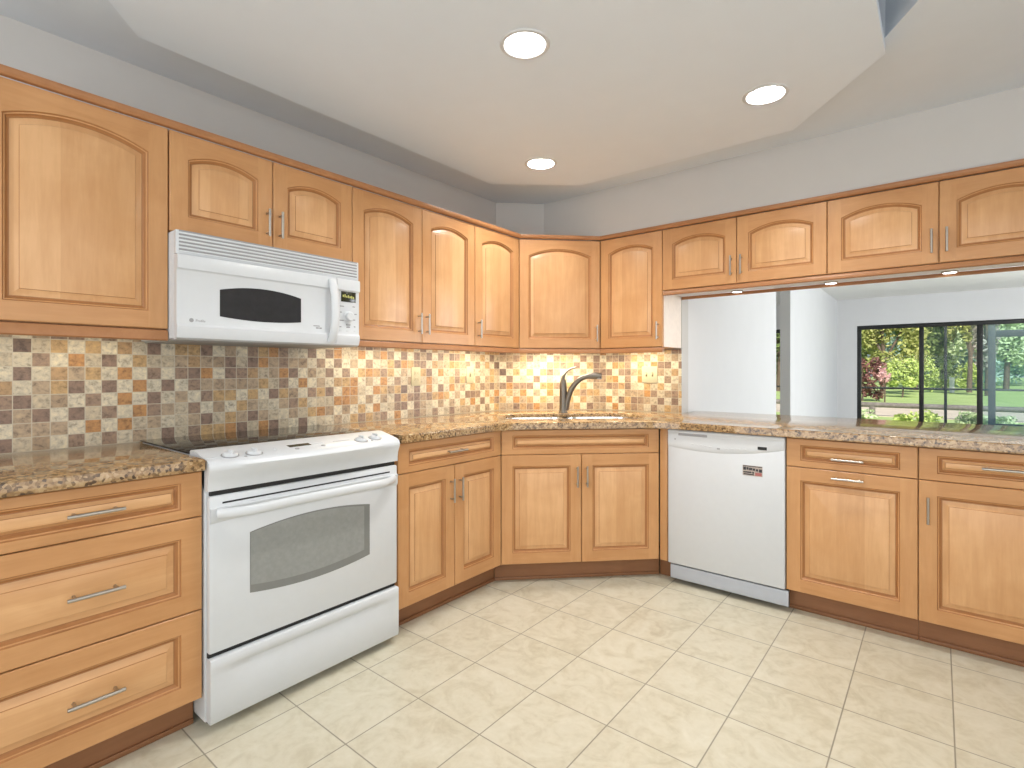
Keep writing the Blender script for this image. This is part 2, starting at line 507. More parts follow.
struct('wall_far_left', b, M['far_wall'], 'outer wall of the room behind the kitchen', 'wall', 0)
b = MB(); b.box((6.2, 0, 0), (6.3, 8.1, FH)); b.box((4.72, 0, 0), (6.2, .12, FH))
struct('wall_far_right', b, M['far_wall'], 'outer wall on the right of the living room', 'wall', 0)

def slider(name, x0, x1, stiles, mats, label):
    root = thing(name, label, 'sliding door', (0, 8.0, 0)); root['kind'] = 'structure'
    f = MB()
    f.box((x0, .01, 1.962), (x1, .10, 2.030), .004); f.box((x0, .01, .004), (x1, .10, .05), .004)
    f.box((x0, .01, .05), (x0+.06, .10, 1.962), .004); f.box((x1-.06, .01, .05), (x1, .10, 1.962), .004)
    f.build('door_frame', M['black_frame'], root)
    xs = [x0+.06] + [v for s in stiles for v in s] + [x1-.06]
    for k, s in enumerate(stiles):
        MB().box((s[0], .03, .05), (s[1], .08, 1.962), .004).build('stile', M['black_frame'], root)
    for k in range(len(stiles)+1):
        a, c = xs[2*k], xs[2*k+1]
        o = MB().box((a, .050, .05), (c, .056, 1.962)).build('glass_pane', M[mats[k]], root, 0)
    return root
slider('window_1', SX0, SX1, [(2.284, 2.350), (3.039, 3.113), (3.90, 3.97)], ['glass', 'glass_haze', 'glass_blue', 'glass_blue'],
       'black framed sliding glass door in the far living room wall')
slider('window_2', -1.4, .72, [(-.38, -.32)], ['glass', 'glass'], 'black framed glass door seen as a sliver past the wall end')

# ------------------------------------------------------------------ cabinet joinery
T = .020             # door thickness
def outline(w, h, sx, sz, rise, d, n=18):
    x0, x1, z0 = sx+d, w-sx-d, sz+d
    top = []
    if rise > 0:
        bb = w-2*sx; RR = (bb*bb/4+rise*rise)/(2*rise); cz = h-sz-RR
    for k in range(n+1):
        x = x1+(x0-x1)*k/n
        z = cz + math.sqrt((RR-d)**2-(x-w/2)**2) if rise > 0 else h-sz-d
        top.append((x, z))
    return [(x0, z0), (x1, z0)] + top
def front(parent, name, x0, z0, w, h, arch=False, drawer=False, sx=.062, sz=.062, rise=None, gap=.0018, bev=.021):
    """raised-panel door or drawer front: frame as the part, panel as its sub-part"""
    x0 += gap; z0 += gap; w -= 2*gap; h -= 2*gap
    if rise is None: rise = (.034 if arch else 0.0)
    P = lambda x, z, y: (x0+x, y, z0+z)
    mb = MB(); c = .0025
    lo = [(0, 0), (w, 0), (w, h), (0, h)]; li = [(c, c), (w-c, c), (w-c, h-c), (c, h-c)]
    mb.loops([[P(x, z, 0) for x, z in lo], [P(x, z, -T+c) for x, z in lo], [P(x, z, -T) for x, z in li]], True, False, 0)
    o0 = outline(w, h, sx, sz, rise, 0)
    q = lambda a, b_, mi: mb.add([P(a[0], a[1], -T), P(b_[0], a[1], -T), P(b_[0], b_[1], -T), P(a[0], b_[1], -T)], [(0, 1, 2, 3)], mi)
    q((c, c), (sx, h-c), 0); q((w-sx, c), (w-c, h-c), 0)
    q((sx, c), (w-sx, sz), 1)
    top = o0[2:]
    for a, b_ in zip(top[:-1], top[1:]):
        mb.add([P(a[0], a[1], -T), P(a[0], h-c, -T), P(b_[0], h-c, -T), P(b_[0], b_[1], -T)], [(0, 1, 2, 3)], 1)
    lp = lambda d, y: [P(x, z, y) for x, z in outline(w, h, sx, sz, rise, d)]
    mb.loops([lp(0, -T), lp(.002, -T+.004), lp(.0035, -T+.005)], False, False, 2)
    mb.loops([lp(.0035, -T+.005), lp(.007, -T+.006)], False, False, 0)
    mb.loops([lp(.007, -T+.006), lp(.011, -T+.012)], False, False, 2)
    sv, sh = ('wood_rail_h', 'wood_rail_h') if drawer else ('wood_rail_v', 'wood_rail_h')
    fr = mb.build(name, [M[sv], M[sh], M['wood_groove']], parent, 30)
    pb = MB()
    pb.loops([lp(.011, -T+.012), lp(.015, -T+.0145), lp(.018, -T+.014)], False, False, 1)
    pb.loops([lp(.018, -T+.014), lp(.018+bev, -T+.005)], False, False, 0)
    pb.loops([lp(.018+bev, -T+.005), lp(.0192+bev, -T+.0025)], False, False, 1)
    pb.loops([lp(.0192+bev, -T+.0025), lp(.0202+bev, -T+.0022)], False, True, 0)
    pb.build('panel', [M['wood_h' if drawer else 'wood_v'], M['wood_groove']], fr, 30)
    return fr
def handle(parent, x, z, L=.128, vertical=False, y=-T, rad=.0055):
    """bar pull on two posts"""
    mb = MB(); yb = y-.030
    d = Vector((0, 0, 1)) if vertical else Vector((1, 0, 0))
    c = Vector((x, yb, z))
    mb.tube([c-d*(L/2), c-d*(L/2-.001), c+d*(L/2-.001), c+d*(L/2)], [rad*.8, rad, rad, rad*.8], 12)
    for s in (-1, 1):
        p = c + d*s*(L*.36)
        mb.tube([p, (p.x, y+.001, p.z)], .0045, 10)
    return mb.build('handle', M['nickel'], parent)

ZT, ZB, ZS = .876, .115, .7309      # base cabinets: box top, door bottom, drawer/door split
GB = 'maple base cabinets'; GU = 'maple upper cabinets'
def base_cabinet(label, loc, rz, w, depth=.60, toe=True, body=True, ta=0, tb=0):
    root = thing('base_cabinet', label, 'cabinet', loc, rz, GB)
    if body:
        MB().box((.0005, 0, ZB), (w-.0005, depth, ZT)).build('body', M['wood_rail_v'], root, 0)
    if toe:
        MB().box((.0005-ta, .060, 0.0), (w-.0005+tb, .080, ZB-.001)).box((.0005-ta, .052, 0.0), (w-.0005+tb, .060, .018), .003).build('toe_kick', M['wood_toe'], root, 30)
    return root
XF = .628                           # carcass front plane
Y0, Y1, A = -2.8335, -2.0215, 1.2966
# drawer stack left of the range
w = .600
r = base_cabinet('three drawer maple base cabinet left of the white range', (XF, Y0-w, 0), PI/2, w)
for z0, z1, sz in ((.7208, .872, .030), (.4112, .7208, .060), (ZB, .4112, .060)):
    f = front(r, 'drawer', 0, z0, w, z1-z0, drawer=True, sz=sz, bev=.009 if sz < .05 else .021)
    handle(f, w-.288, z0+(.5)*(z1-z0) + (.0 if sz < .05 else -.002), .135)
# between range and corner
w = -A-Y1
r = base_cabinet('maple base cabinet with one drawer and two doors right of the white range', (XF, Y1, 0), PI/2, w, tb=.031)
f = front(r, 'drawer', 0, ZS, w, .872-ZS, drawer=True, sz=.030, bev=.009); handle(f, w/2, (ZS+.872)/2, .128)
f = front(r, 'door', 0, ZB, w/2, ZS-ZB); handle(f, w/2-.030, ZS-.125, .118, True)
f = front(r, 'door', w/2, ZB, w/2, ZS-ZB); handle(f, w/2+.030, ZS-.125, .118, True)
# corner sink base
xb = .648
wd = (A-xb)*math.sqrt(2)
ox, oy = xb-T/math.sqrt(2), -A+T/math.sqrt(2)
r = base_cabinet('slanted corner base cabinet with two doors under the sink', (ox, oy, 0), PI/4, wd, body=False, ta=.032, tb=.031)
MB().box((.0, 0, ZB), (wd, .018, ZT)).build('body', M['wood_rail_v'], r, 0)
f = front(r, 'false_drawer_front', 0, ZS, wd, .872-ZS, drawer=True, sz=.030, bev=.009)
f = front(r, 'door', 0, ZB, wd/2, ZS-ZB); handle(f, wd/2-.028, ZS-.125, .118, True)
f = front(r, 'door', wd/2, ZB, wd/2, ZS-ZB); handle(f, wd/2+.028, ZS-.125, .118, True)
# filler strip between sink base and dishwasher
DX0, DX1, X2, X3 = 1.3489, 1.9591, 2.4806, 3.02
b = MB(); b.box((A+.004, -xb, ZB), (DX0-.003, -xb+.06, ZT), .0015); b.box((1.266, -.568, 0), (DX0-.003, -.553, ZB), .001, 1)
tag(b.build('filler_strip', [M['wood_rail_v'], M['wood_toe']]), 'narrow maple filler strip between sink cabinet and dishwasher', 'filler strip')
# right of the dishwasher
w = X2-DX1
r = base_cabinet('maple base cabinet right of the dishwasher with pulls on drawer and door top', (DX1, -XF, 0), 0, w)
f = front(r, 'drawer', 0, ZS, w, .872-ZS, drawer=True, sz=.030, bev=.009); handle(f, w/2, .786, .128)
f = front(r, 'door', 0, ZB, w, ZS-ZB); handle(f, w/2, ZS-.034, .128)
w = X3-X2
r = base_cabinet('rightmost maple base cabinet with an upright pull on its door', (X2, -XF, 0), 0, w)
f = front(r, 'drawer', 0, ZS, w, .872-ZS, drawer=True, sz=.030, bev=.009); handle(f, w/2, .811-.006, .128)
f = front(r, 'door', 0, ZB, w, ZS-ZB); handle(f, .034, .604, .115, True)

# upper cabinets
UF = .307                            # carcass front
UB, UT, SB, MB_Z = 1.3581, 2.1055, 1.7156, 1.726
def upper(label, loc, rz, w, zb, doors, poly=None, depth=.292):
    """doors = list of (x0, width, handle side)"""
    root = thing('upper_cabinet', label, 'cabinet', (loc[0], loc[1], zb), rz, GU)
    h = UT-zb
    if poly:
        slab(bb := MB(), poly, [], 0, h); bb.build('body', M['wood_rail_v'], root, 0)
    else:
        MB().box((.0005, 0, 0), (w-.0005, depth, h)).build('body', M['wood_rail_v'], root, 0)
    for x0, dw, hs in doors:
        f = front(root, 'door', x0, 0, dw, h, arch=True, rise=max(.026, .085*dw))
        if hs:
            hx = x0 + (dw-.028 if hs == 'r' else .028)
            handle(f, hx, .105, .115, True)
    return root
w = .512
upper('large single door upper cabinet left of the microwave', (UF, Y0+.0030-w), PI/2, w, UB, [(0, w, None)])
U0, U1, U2, U3, B = -2.8290, -2.0413, -1.5943, -1.1669, .7272
w = U1-U0
upper('short two door upper cabinet above the white microwave', (UF, U0), PI/2, w, MB_Z, [(0, w/2, 'r'), (w/2, w/2, 'l')])
w = U3-U1
upper('tall two door upper cabinet right of the microwave', (UF, U1), PI/2, w, UB, [(0, U2-U1, 'r'), (U2-U1, U3-U2, 'l')])
w = -B-U3
upper('narrow single door upper cabinet just left of the slanted corner cabinet', (UF, U3), PI/2, w, UB, [(0, w, 'l')])
xu = .3271
wd = (B-xu)*math.sqrt(2)
s2 = math.sqrt(.5)
ox, oy = xu-T*s2, -B+T*s2
def to_local(px, py):
    dx, dy = px-ox, py-oy
    return (dx*s2+dy*s2, -dx*s2+dy*s2)
poly = [to_local(*p) for p in ((ox, oy), (B-T*s2, -xu+T*s2), (B-.012, -.02), (.625, -.02), (.02, -.625), (.02, -B+.012))]
upper('slanted corner upper cabinet above the sink', (ox, oy), PI/4, wd, UB, [(0, wd, 'r')], poly)
V1, V2, V3, V4, V5 = 1.1776, 1.6313, 2.0903, 2.5510, 3.012
w = V1-B
r = upper('single door upper cabinet with pale end panel at the pass-through', (B, -UF), 0, w, UB, [(0, w, 'r')])
tag(MB().box((w-.0004, .001, .001), (w+.003, .291, UT-UB-.001)).build('end_panel', M['laminate'], r, 0), 'pale end panel')
r = upper('left short two door cabinet hanging over the pass-through', (V1+.003, -UF), 0, V3-V1-.003, SB, [(-.003, V2-V1, 'r'), (V2-V1-.003, V3-V2, 'l')])
MB().box((.002, .014, -.004), (V3-V1-.005, .280, -.0002)).build('underside_panel', M['under'], r, 0)
r = upper('right short two door cabinet hanging over the pass-through', (V3, -UF), 0, V5-V3, SB, [(0, V4-V3, 'r'), (V4-V3, V5-V4, 'l')])
MB().box((.002, .014, -.004), (V5-V3-.002, .280, -.0002)).build('underside_panel', M['under'], r, 0)

# mouldings: swept along the cabinet fronts
def sweep(mb, path, prof, inward=False):
    """path: (x, y) points, room side on the right; prof: (out, z) closed CCW-ish profile"""
    n = len(path); offs = []
    for i in range(n):
        p = Vector(path[i])
        e = []
        if i > 0: e.append((p-Vector(path[i-1])).normalized())
        if i < n-1: e.append((Vector(path[i+1])-p).normalized())
        nn = [Vector((v.y, -v.x)) for v in e]
        bb = sum(nn, Vector((0, 0)))
        offs.append(bb*(len(nn)/bb.length_squared) if len(nn) == 2 else nn[0])
    if n > 1:
        ls = []
        for i in range(n):
            p = Vector(path[i]); o = offs[i] if i in (0, n-1) else offs[i]
            ls.append([(p.x+o.x*a, p.y+o.y*a, z) for a, z in prof])
        mb.loops(ls)
    return mb
crown_path = [(xu, Y0+.0030-.512), (xu, -B), (B, -xu), (V5, -xu)]
b = MB(); sweep(b, crown_path, [(-.004, 2.1075), (.014, 2.1075), (.018, 2.112), (.022, 2.118), (.023, 2.125), (.022, 2.132), (-.004, 2.132)])
tag(b.build('crown_molding', M['wood_trim']), 'reddish maple crown strip running along the tops of all upper cabinets', 'molding')
rail = lambda z1, h: [(-.022, z1-h), (-.003, z1-h), (.001, z1-h+.004), (.001, z1-.010), (-.003, z1-.004), (-.022, z1)]
b = MB(); sweep(b, [(xu, Y0+.0030-.512), (xu, U0-.004)], rail(UB, .042))
tag(b.build('light_rail', M['wood_trim']), 'maple light rail under the large door left of the microwave', 'molding', 'light rails')
b = MB(); sweep(b, [(xu, U1+.004), (xu, -B), (B, -xu), (V1, -xu)], rail(UB, .034))
tag(b.build('light_rail', M['wood_trim']), 'maple light rail bending around the corner below the tall cabinets', 'molding', 'light rails')
b = MB(); sweep(b, [(V1+.004, -xu), (V5, -xu)], rail(SB, .030)); b.box((V1+.004, -.013, SB-.024), (V5, .002, SB-.0045), .002)
tag(b.build('light_rail', M['wood_trim']), 'straight maple light rail under the cabinets over the pass-through', 'molding', 'light rails')

# ------------------------------------------------------------------ backsplash
b = MB()
pth = [(0, -3.6), (0, -.592), (.592, 0), (1.1776, 0)]
th = .010; z0, z1 = .8765, 1.352
offp = [(th, -3.6), (th, -.592+th*.414), (.592-th*.414, -th), (1.1776, -th)]
b.loops([[(p[0], p[1], z0), (q[0], q[1], z0), (q[0], q[1], z1), (p[0], p[1], z1)] for p, q in zip([(x+.0005, y-.0005) for x, y in pth], offp)])
bs = b.build('tile_backsplash', M['mosaic'], None, 0)
uv = bs.data.uv_layers.new(name='UVMap')
acc = [0]
for p, q in zip(offp[:-1], offp[1:]): acc.append(acc[-1]+(Vector(q)-Vector(p)).length)
def arclen(x, y):
    best = min(range(3), key=lambda i: abs((Vector((x, y))-Vector(offp[i])).dot(Vector((-(Vector(offp[i+1])-Vector(offp[i])).y, (Vector(offp[i+1])-Vector(offp[i])).x)).normalized())) + (0 if -.02 <= (Vector((x, y))-Vector(offp[i])).dot((Vector(offp[i+1])-Vector(offp[i])).normalized()) <= acc[i+1]-acc[i]+.02 else 9))
    d = (Vector(offp[best+1])-Vector(offp[best])).normalized()
    return acc[best] + (Vector((x, y))-Vector(offp[best])).dot(d)
for lp in bs.data.loops:
    co = bs.data.vertices[lp.vertex_index].co
    uv.data[lp.index].uv = (arclen(co.x, co.y)+.02, co.z-.914)
tag(bs, 'square stone mosaic backsplash in cream gold and brown', 'backsplash')

# ------------------------------------------------------------------ granite counters
GP = ((.005, 0), (.0018, .001), (.0004, .003), (0, .006))
def fillet(pts, idx, rad, n=8):
    out = []
    for i, p in enumerate(pts):
        if i not in idx: out.append(p); continue
        p0, p1, p2 = Vector(pts[i-1]), Vector(p), Vector(pts[(i+1) % len(pts)])
        a, c = p1+(p0-p1).normalized()*rad, p1+(p2-p1).normalized()*rad
        for k in range(n+1):
            t = k/n; v = a*(1-t)**2 + p1*2*t*(1-t) + c*t*t; out.append((v.x, v.y))
    return out
CF = .675
b = MB(); slab(b, [(.012, Y0-.615), (CF, Y0-.615), (CF, Y0-.003), (.012, Y0-.003)], [], .8765, .914, GP)
tag(b.build('countertop', M['granite'], None, 40), 'short granite countertop left of the range', 'countertop')
K = 1.9446+.038
outer = [(.012, Y1+.003), (CF, Y1+.003), (CF, CF-K), (K-CF, -CF), (3.05, -CF), (3.05, .27), (1.1795, .27), (1.1795, -.012), (.59, -.012), (.012, -.59)]
outer = fillet(outer, (2, 3), .16)
ed = lambda e, n: ((e+n)*s2, (e-n)*s2)
sk = [ed(e, n) for e, n in rrect(-.41, -1.19, .47, -.785, .14, 8)]
sk = [ed(e, -n) for e, n in rrect(-.41, -1.19, .47, -.785, .14, 8)]
def ccw(p): 
    a = sum(p[i-1][0]*p[i][1]-p[i][0]*p[i-1][1] for i in range(len(p)))
    return p if a > 0 else p[::-1]
fc = ed(.025, .735)
b = MB(); slab(b, ccw(outer), [ccw(sk)], .8765, .914, GP, hz=.890)
tag(b.build('countertop', M['granite'], None, 40), 'long granite countertop around the sink corner and over the bar', 'countertop')

# sink
root = thing('sink', 'stainless double bowl sink set under the corner granite', 'sink', (*ed(0, .985), .7140), PI/4)
for e0, e1 in ((-.405, .015), (.025, .465)):
    mb = MB(); ls = []
    for ins, z in ((-.018, .1755), (0, .1755), (.004, .15), (.012, .03), (.035, .008), (.07, 0)):
        ls.append([(x, y, z) for x, y in offset_poly(rrect(e0, -.2, e1, .205, .09), ins if ins >= 0 else 0)])
    mb.loops(ls, False, True)
    ls2 = [[(x, y, z-.003) for x, y, z in l] for l in ls]
    bowl = mb.build('bowl', M['steel'], root, 50)
    MB().lathe([(.0, .003), (.028, .003), (.04, .001)], ((e0+e1)/2, 0, 0), 20).build('drain', M['nickel'], bowl)

# faucet (body, pull-out spout, lever)
root = thing('faucet', 'brushed nickel single lever faucet standing behind the sink', 'faucet', (*fc, .914), PI/4)
mb = MB(); mb.lathe([(.033, 0), (.033, .004), (.029, .010), (.027, .02), (.026, .10), (.0255, .165), (.024, .20), (.020, .222), (.010, .238), (0, .243)], (0, 0, 0), 24, cap0=True)
mb.build('faucet_body', M['faucet'], root, 50)
pts = []; rs = []
for k in range(17):
    t = k/16
    a = (0.016, -.004, .02); c1 = (.040, -.012, .20); c2 = (.10, -.05, .275); e = (.245, -.09, .252)
    p = [(1-t)**3*a[i]+3*t*(1-t)**2*c1[i]+3*t*t*(1-t)*c2[i]+t**3*e[i] for i in range(3)]
    pts.append(p); rs.append(.0215-.005*t/.75 if t < .75 else (.0165+.0075*math.sin(PI*(t-.75)/.30)))
mb = MB(); mb.tube(pts, rs, 16); sp = mb.build('spout', M['faucet'], root, 60)
mb = MB(); mb.lathe([(.0, .0), (.016, .0), (.020, .006), (.020, .012)], (.228, -.086, .232), 16, cap1=True, axis=(0, 0, 1)); mb.build('spray_head', M['grey_plastic'], sp)
mb = MB()
pts = [(-.004, 0, .225), (.002, 0, .255), (.022, -.004, .285), (.050, -.008, .305), (.085, -.012, .314)]
mb.tube(pts, [.018, .013, .0095, .008, .0075], 12, flat=(1.3, .8)); mb.build('lever', M['faucet'], root, 60)

# outlets
def outlet(label, loc, rz, w, kind):
    r = thing('outlet', label, 'outlet', loc, rz, 'ivory wall plates')
    MB().box((-w/2, -.006, 0), (w/2, 0, .117), .002).build('plate', M['ivory'], r)
    n = 2 if w > .1 else 1
    for k in range(n):
        cx = (k-(n-1)/2)*.046
        if kind == 'outlet':
            for zz in (.030, .066):
                rc = MB().box((cx-.016, -.008, zz), (cx+.016, -.0055, zz+.026), .003).build('receptacle', M['ivory'], r)
                s = MB()
                for dx in (-.006, .006): s.box((cx+dx-.0012, -.0086, zz+.009), (cx+dx+.0012, -.0078, zz+.019))
                s.build('slot', M['ivory_dark'], rc)
        else:
            t = MB().box((cx-.006, -.008, .044), (cx+.006, -.0055, .073), .001).build('switch_slot', M['ivory_dark'], r)
            MB().box((cx-.004, -.018, .058), (cx+.004, -.0075, .068), .001).build('toggle', M['ivory'], t)
outlet('ivory single wall outlet on the left backsplash nearer the range', (th+.0003, -1.371, 1.110), PI/2, .072, 'outlet')
outlet('ivory single switch plate on the left backsplash nearer the sink corner', (th+.0003, -.884, 1.118), PI/2, .072, 'switch')
outlet('ivory double switch plate on the backsplash right of the faucet', (.949, -th-.0003, 1.119), 0, .118, 'switch')

# ------------------------------------------------------------------ range
W = .784
rg = thing('range', 'white slide-in electric range with black glass cooktop', 'range', (.675, -2.829, 0), PI/2)
MB().box((.0, .022, .030), (W, .655, .9125), .004).build('body', M['white'], rg)
for x in (.04, W-.04):
    for y in (.07, .60):
        MB().lathe([(.018, 0), (.018, .03)], (x, y, 0), 14, cap0=True, cap1=True).build('foot', M['dark'], rg)
ct = MB().box((-.004, .150, .9148), (W+.004, .660, .9205), .0015).build('cooktop', M['black_glass'], rg)
for x, y, rr in ((.20, .27, .095), (.20, .51, .075), (.57, .27, .075), (.57, .51, .10)):
    mb = MB(); mb.lathe([(rr, .9208), (rr+.003, .9208)], (x, y, 0), 40); mb.build('burner_ring', M['ring_grey'], ct)
# control panel: lofted with a bowed front
def bow(x): return 1-(2*x/W-1)**2
def cp_prof(x):
    q = bow(x)
    return [(.150, .905), (.150, .924), (.140, .929), (.112, .9285), (.004-.030*q, .905), (-.012-.032*q, .896), (-.018-.033*q, .884), (-.016-.030*q, .870),
            (-.006-.014*q, .845), (-.003-.004*q, .825), (-.002, .803), (.024, .803)]
mb = MB(); N = 28
mb.loops([[(x, y, z) for y, z in cp_prof(x)] for x in [W*k/N for k in range(N+1)]])
cp = mb.build('control_panel', M['white'], rg, 40)
def cp_z(x, y):
    y0 = .004-.030*bow(x)
    return .905 + (.0235)*(y-y0)/(.112-y0)
sl = math.atan2(.0235, .125)
nrm = Vector((0, -math.sin(sl), math.cos(sl)))
for kx in (.082, .160, .606, .684):
    ky = .026 if kx in (.082, .684) else .016
    z = cp_z(kx, ky)
    mb = MB(); mb.lathe([(.0245, 0), (.0245, .005), (.0235, .0065), (.022, .010), (.019, .0115), (0, .012)], (kx, ky, z), 28, axis=nrm)
    kn = mb.build('knob', M['white_plastic'], cp, 40)
    MB().box((kx-.0035, ky-.020, z+.008), (kx+.0035, ky+.018, z+.021), .003).build('grip', M['white_plastic'], kn)
    MB().lathe([(.0, .0022), (.0288, .0022), (.0292, -.001)], (kx, ky, z), 28, axis=nrm).build('knob_ring', M['grey_plastic'], kn)
def on_panel(x0, x1, y0, y1, mat, name, parent, lift=.0008):
    mb = MB()
    lo = [(x, y, cp_z(x, y)+.0001) for x, y in ((x0, y0), (x1, y0), (x1, y1), (x0, y1))]
    hi = [(p[0], p[1], p[2]+lift) for p in lo]
    mb.loops([lo, hi]); return mb.build(name, mat, parent, 0)
on_panel(.300, .388, .030, .056, M['display'], 'display', cp)
on_panel(.388, .440, .036, .062, M['white_plastic'], 'display_label', cp, .001)
for x, y, s in ((.315, .004, .009), (.425, .006, .009), (.122, -.004, .005), (.648, -.002, .005), (.24, .020, .006), (.245, .040, .006)):
    mb = MB(); mb.lathe([(0, .002), (s*.8, .002), (s, 0)], (x, y, cp_z(x, y)), 16, axis=nrm)
    mb.build('button', M['grey_plastic'] if s != .006 else M['white_plastic'], cp)
for k in range(6):
    on_panel(.490+.013*k, .499+.013*k, .034, .042, M['white_plastic'], 'button', cp, .0012)
MB().box((.012, .006, .786), (W-.012, .024, .803)).build('vent_gap', M['dark'], rg, 0)
# oven door
dr = MB().box((.004, -.004, .262), (W-.004, .021, .786), .006).build('oven_door', M['white'], rg)
MB().box((.045, -.0047, .757), (W-.045, -.003, .763), .0006).build('vent_slot', M['dark'], dr, 0)
def lens_poly(x0, x1, zb, zt, kb, kt, n=20):
    bot = [(x0+(x1-x0)*k/n, zb-kb*(1-(2*k/n-1)**2)) for k in range(n+1)]
    top = [(x1+(x0-x1)*k/n, zt+kt*(1-(2*k/n-1)**2)) for k in range(n+1)]
    return bot+top
def plate(poly, y0, y1, name, mat, parent):
    mb = MB(); mb.loops([[(x, y0, z) for x, z in poly], [(x, y1, z) for x, z in poly]])
    return mb.build(name, mat, parent, 0)
wn_ = plate(lens_poly(.136, .634, .428, .640, .022, .024), -.0035, -.0052, 'oven_window', M['oven_glass'], dr)
plate(lens_poly(.139, .606, .455, .637, .020, .0225), -.0050, -.0058, 'oven_screen', M['oven_screen'], wn_)
# curved band the handle stands on
mb = MB()
rows = []
for k in range(29):
    x = .006+(W-.012)*k/28; q = bow(x)
    rows.append([(x, -.0035, .748), (x, -.011, .744), (x, -.010-.002*q, .705+.012*q), (x, -.0035, .693+.014*q)])
mb.grid(rows); mb.build('handle_band', M['white'], dr, 50)
pts = []; rs = []
for k in range(25):
    t = k/24; x = .028+(W-.056)*t
    e = min(t, 1-t)
    pts.append((x, -.012-.044*min(1, (e/.13))**.7 if e > 0 else -.010, .728+.004*math.sin(PI*t)))
    rs.append(.017)
mb = MB(); mb.tube(pts, rs, 16, flat=(.75, 1.0)); mb.build('handle', M['white'], dr, 60)
# storage drawer: front with a scooped pull along the top
rows = []
for k in range(33):
    x = .004+(W-.008)*k/32
    q = max(0, min(1, min(k, 32-k)/6))
    q = q*q*(3-2*q)
    rows.append([(x, .020, .246), (x, -.010, .246), (x, -.0145, .242), (x, -.0145, .218), (x, -.0145+.004*q, .208), (x, -.0145+.013*q, .199), (x, -.0145+.011*q, .185), (x, -.0145+.004*q, .160), (x, -.0145, .130), (x, -.0145, .040), (x, -.011, .034), (x, .020, .034)])
mb = MB(); mb.loops(rows); mb.build('storage_drawer', M['white'], rg, 50)
MB().box((.006, .010, .246), (W-.006, .0215, .262)).build('drawer_gap', M['dark'], rg, 0)

# ------------------------------------------------------------------ over-the-range microwave
W = .776
mw = thing('microwave', 'white over-the-range microwave with dark oval window', 'microwave', (.398, -2.829, 1.318), PI/2)
MB().box((0, .026, .006), (W, .385, .4025), .003).build('body', M['white_plastic'], mw)
MB().box((.01, .03, 0), (W-.01, .38, .007), .002).build('underside', M['grey_plastic'], mw)
gr = MB().box((0, .004, .316), (W, .0255, .4025), .002).build('vent_grille', M['white'], mw)
for k in range(6):
    z = .322+.0135*k
    MB().box((.010, .0005, z), (W-.010, .0045, z+.0065), .0015).build('louver', M['white'], gr)
    MB().box((.010, .0030, z+.0068), (W-.010, .0042, z+.0132)).build('louver_gap', M['print_grey'], gr, 0)
prof = [(.026, .002), (.010, .002), (.000, .008), (-.007, .030), (-.008, .050), (-.003, .056), (-.001, .060), (-.001, .254), (-.004, .259), (-.009, .262), (-.010, .268), (-.010, .306), (-.006, .3135), (.026, .3135)]
def fascia(x0, x1):
    mb = MB(); mb.loops([[(x, y, z) for y, z in prof] for x in (x0, x1)])
    return mb
XS = .652
door = fascia(.001, XS-.001).build('door', M['white'], mw, 40)
pnl = fascia(XS+.001, W-.001).build('control_panel', M['white'], mw, 40)
plate(lens_poly(.149, .481, .096, .199, .010, .021), -.0005, -.0022, 'window', M['mw_glass'], door)
pts = [(XS-.026, -.004, .020), (XS-.026, -.022, .05), (XS-.026, -.036, .10), (XS-.026, -.040, .16), (XS-.026, -.036, .22), (XS-.026, -.022, .27), (XS-.026, -.008, .300)]
mb = MB(); mb.tube(pts, [.016]*7, 14, flat=(1.25, .7)); mb.build('handle', M['white'], door, 60)
MB().lathe([(0, .0008), (.0075, .0008), (.0075, 0)], (.050, -.001, .074), 20, axis=(0, -1, 0)).build('badge', M['print_grey'], door)
text_mesh('badge_text', 'Profile', .013, M['print_grey'], door, (.064, -.0012, .069), (PI/2, 0, 0))
mb = MB()
for k, (x, z, w_) in enumerate(((.540, .084, .030), (.552, .074, .013), (.568, .074, .012))):
    mb.box((x, -.0016, z), (x+w_, -.0008, z+.004+.002*(k > 0)))
mb.build('badge_print', M['print_grey'], door, 0)
dp = MB().box((XS+.026, -.0035, .208), (W-.020, -.0005, .256), .001).build('display', M['display'], pnl)
for k in range(7):
    hgt = (.010, .014, .008, .013, .009, .012, .010)[k]
    MB().box((XS+.034+.009*k, -.0040, .230-.0008*k), (XS+.040+.009*k, -.0034, .230-.0008*k+hgt)).build('digit', M['digits'], dp, 0)
MB().lathe([(.026, 0), (.026, .004), (.021, .007), (.020, .020), (.017, .023), (0, .023)], (XS+.064, -.001, .140), 28, axis=(0, -1, 0)).build('knob', M['white_plastic'], pnl, 40)
MB().box((XS+.052, -.007, .098), (XS+.074, -.001, .106), .002).build('button', M['grey_plastic'], pnl)
for x, z, ww in ((.020, .184, .022), (.088, .186, .012), (.016, .156, .014), (.098, .152, .012), (.016, .118, .024), (.088, .124, .014), (.018, .088, .010), (.055, .088, .018), (.095, .092, .008), (.018, .070, .010), (.055, .070, .010), (.095, .070, .008)):
    MB().box((XS+x, -.0022, z), (XS+x+ww, -.0008, z+.0045)).build('button', M['print_grey' if z > .08 else 'white_plastic'], pnl, 0)

# ------------------------------------------------------------------ dishwasher
W = DX1-DX0-.006
dw = thing('dishwasher', 'white built-in dishwasher with a small sticker on its door', 'dishwasher', (DX0+.003, -.648, 0), 0)
MB().box((.006, .02, .10), (W-.006, .58, .868)).build('tub', M['grey_plastic'], dw, 0)
dd = MB().box((0, -.010, .114), (W, .020, .873), .006).build('door', M['white'], dw)
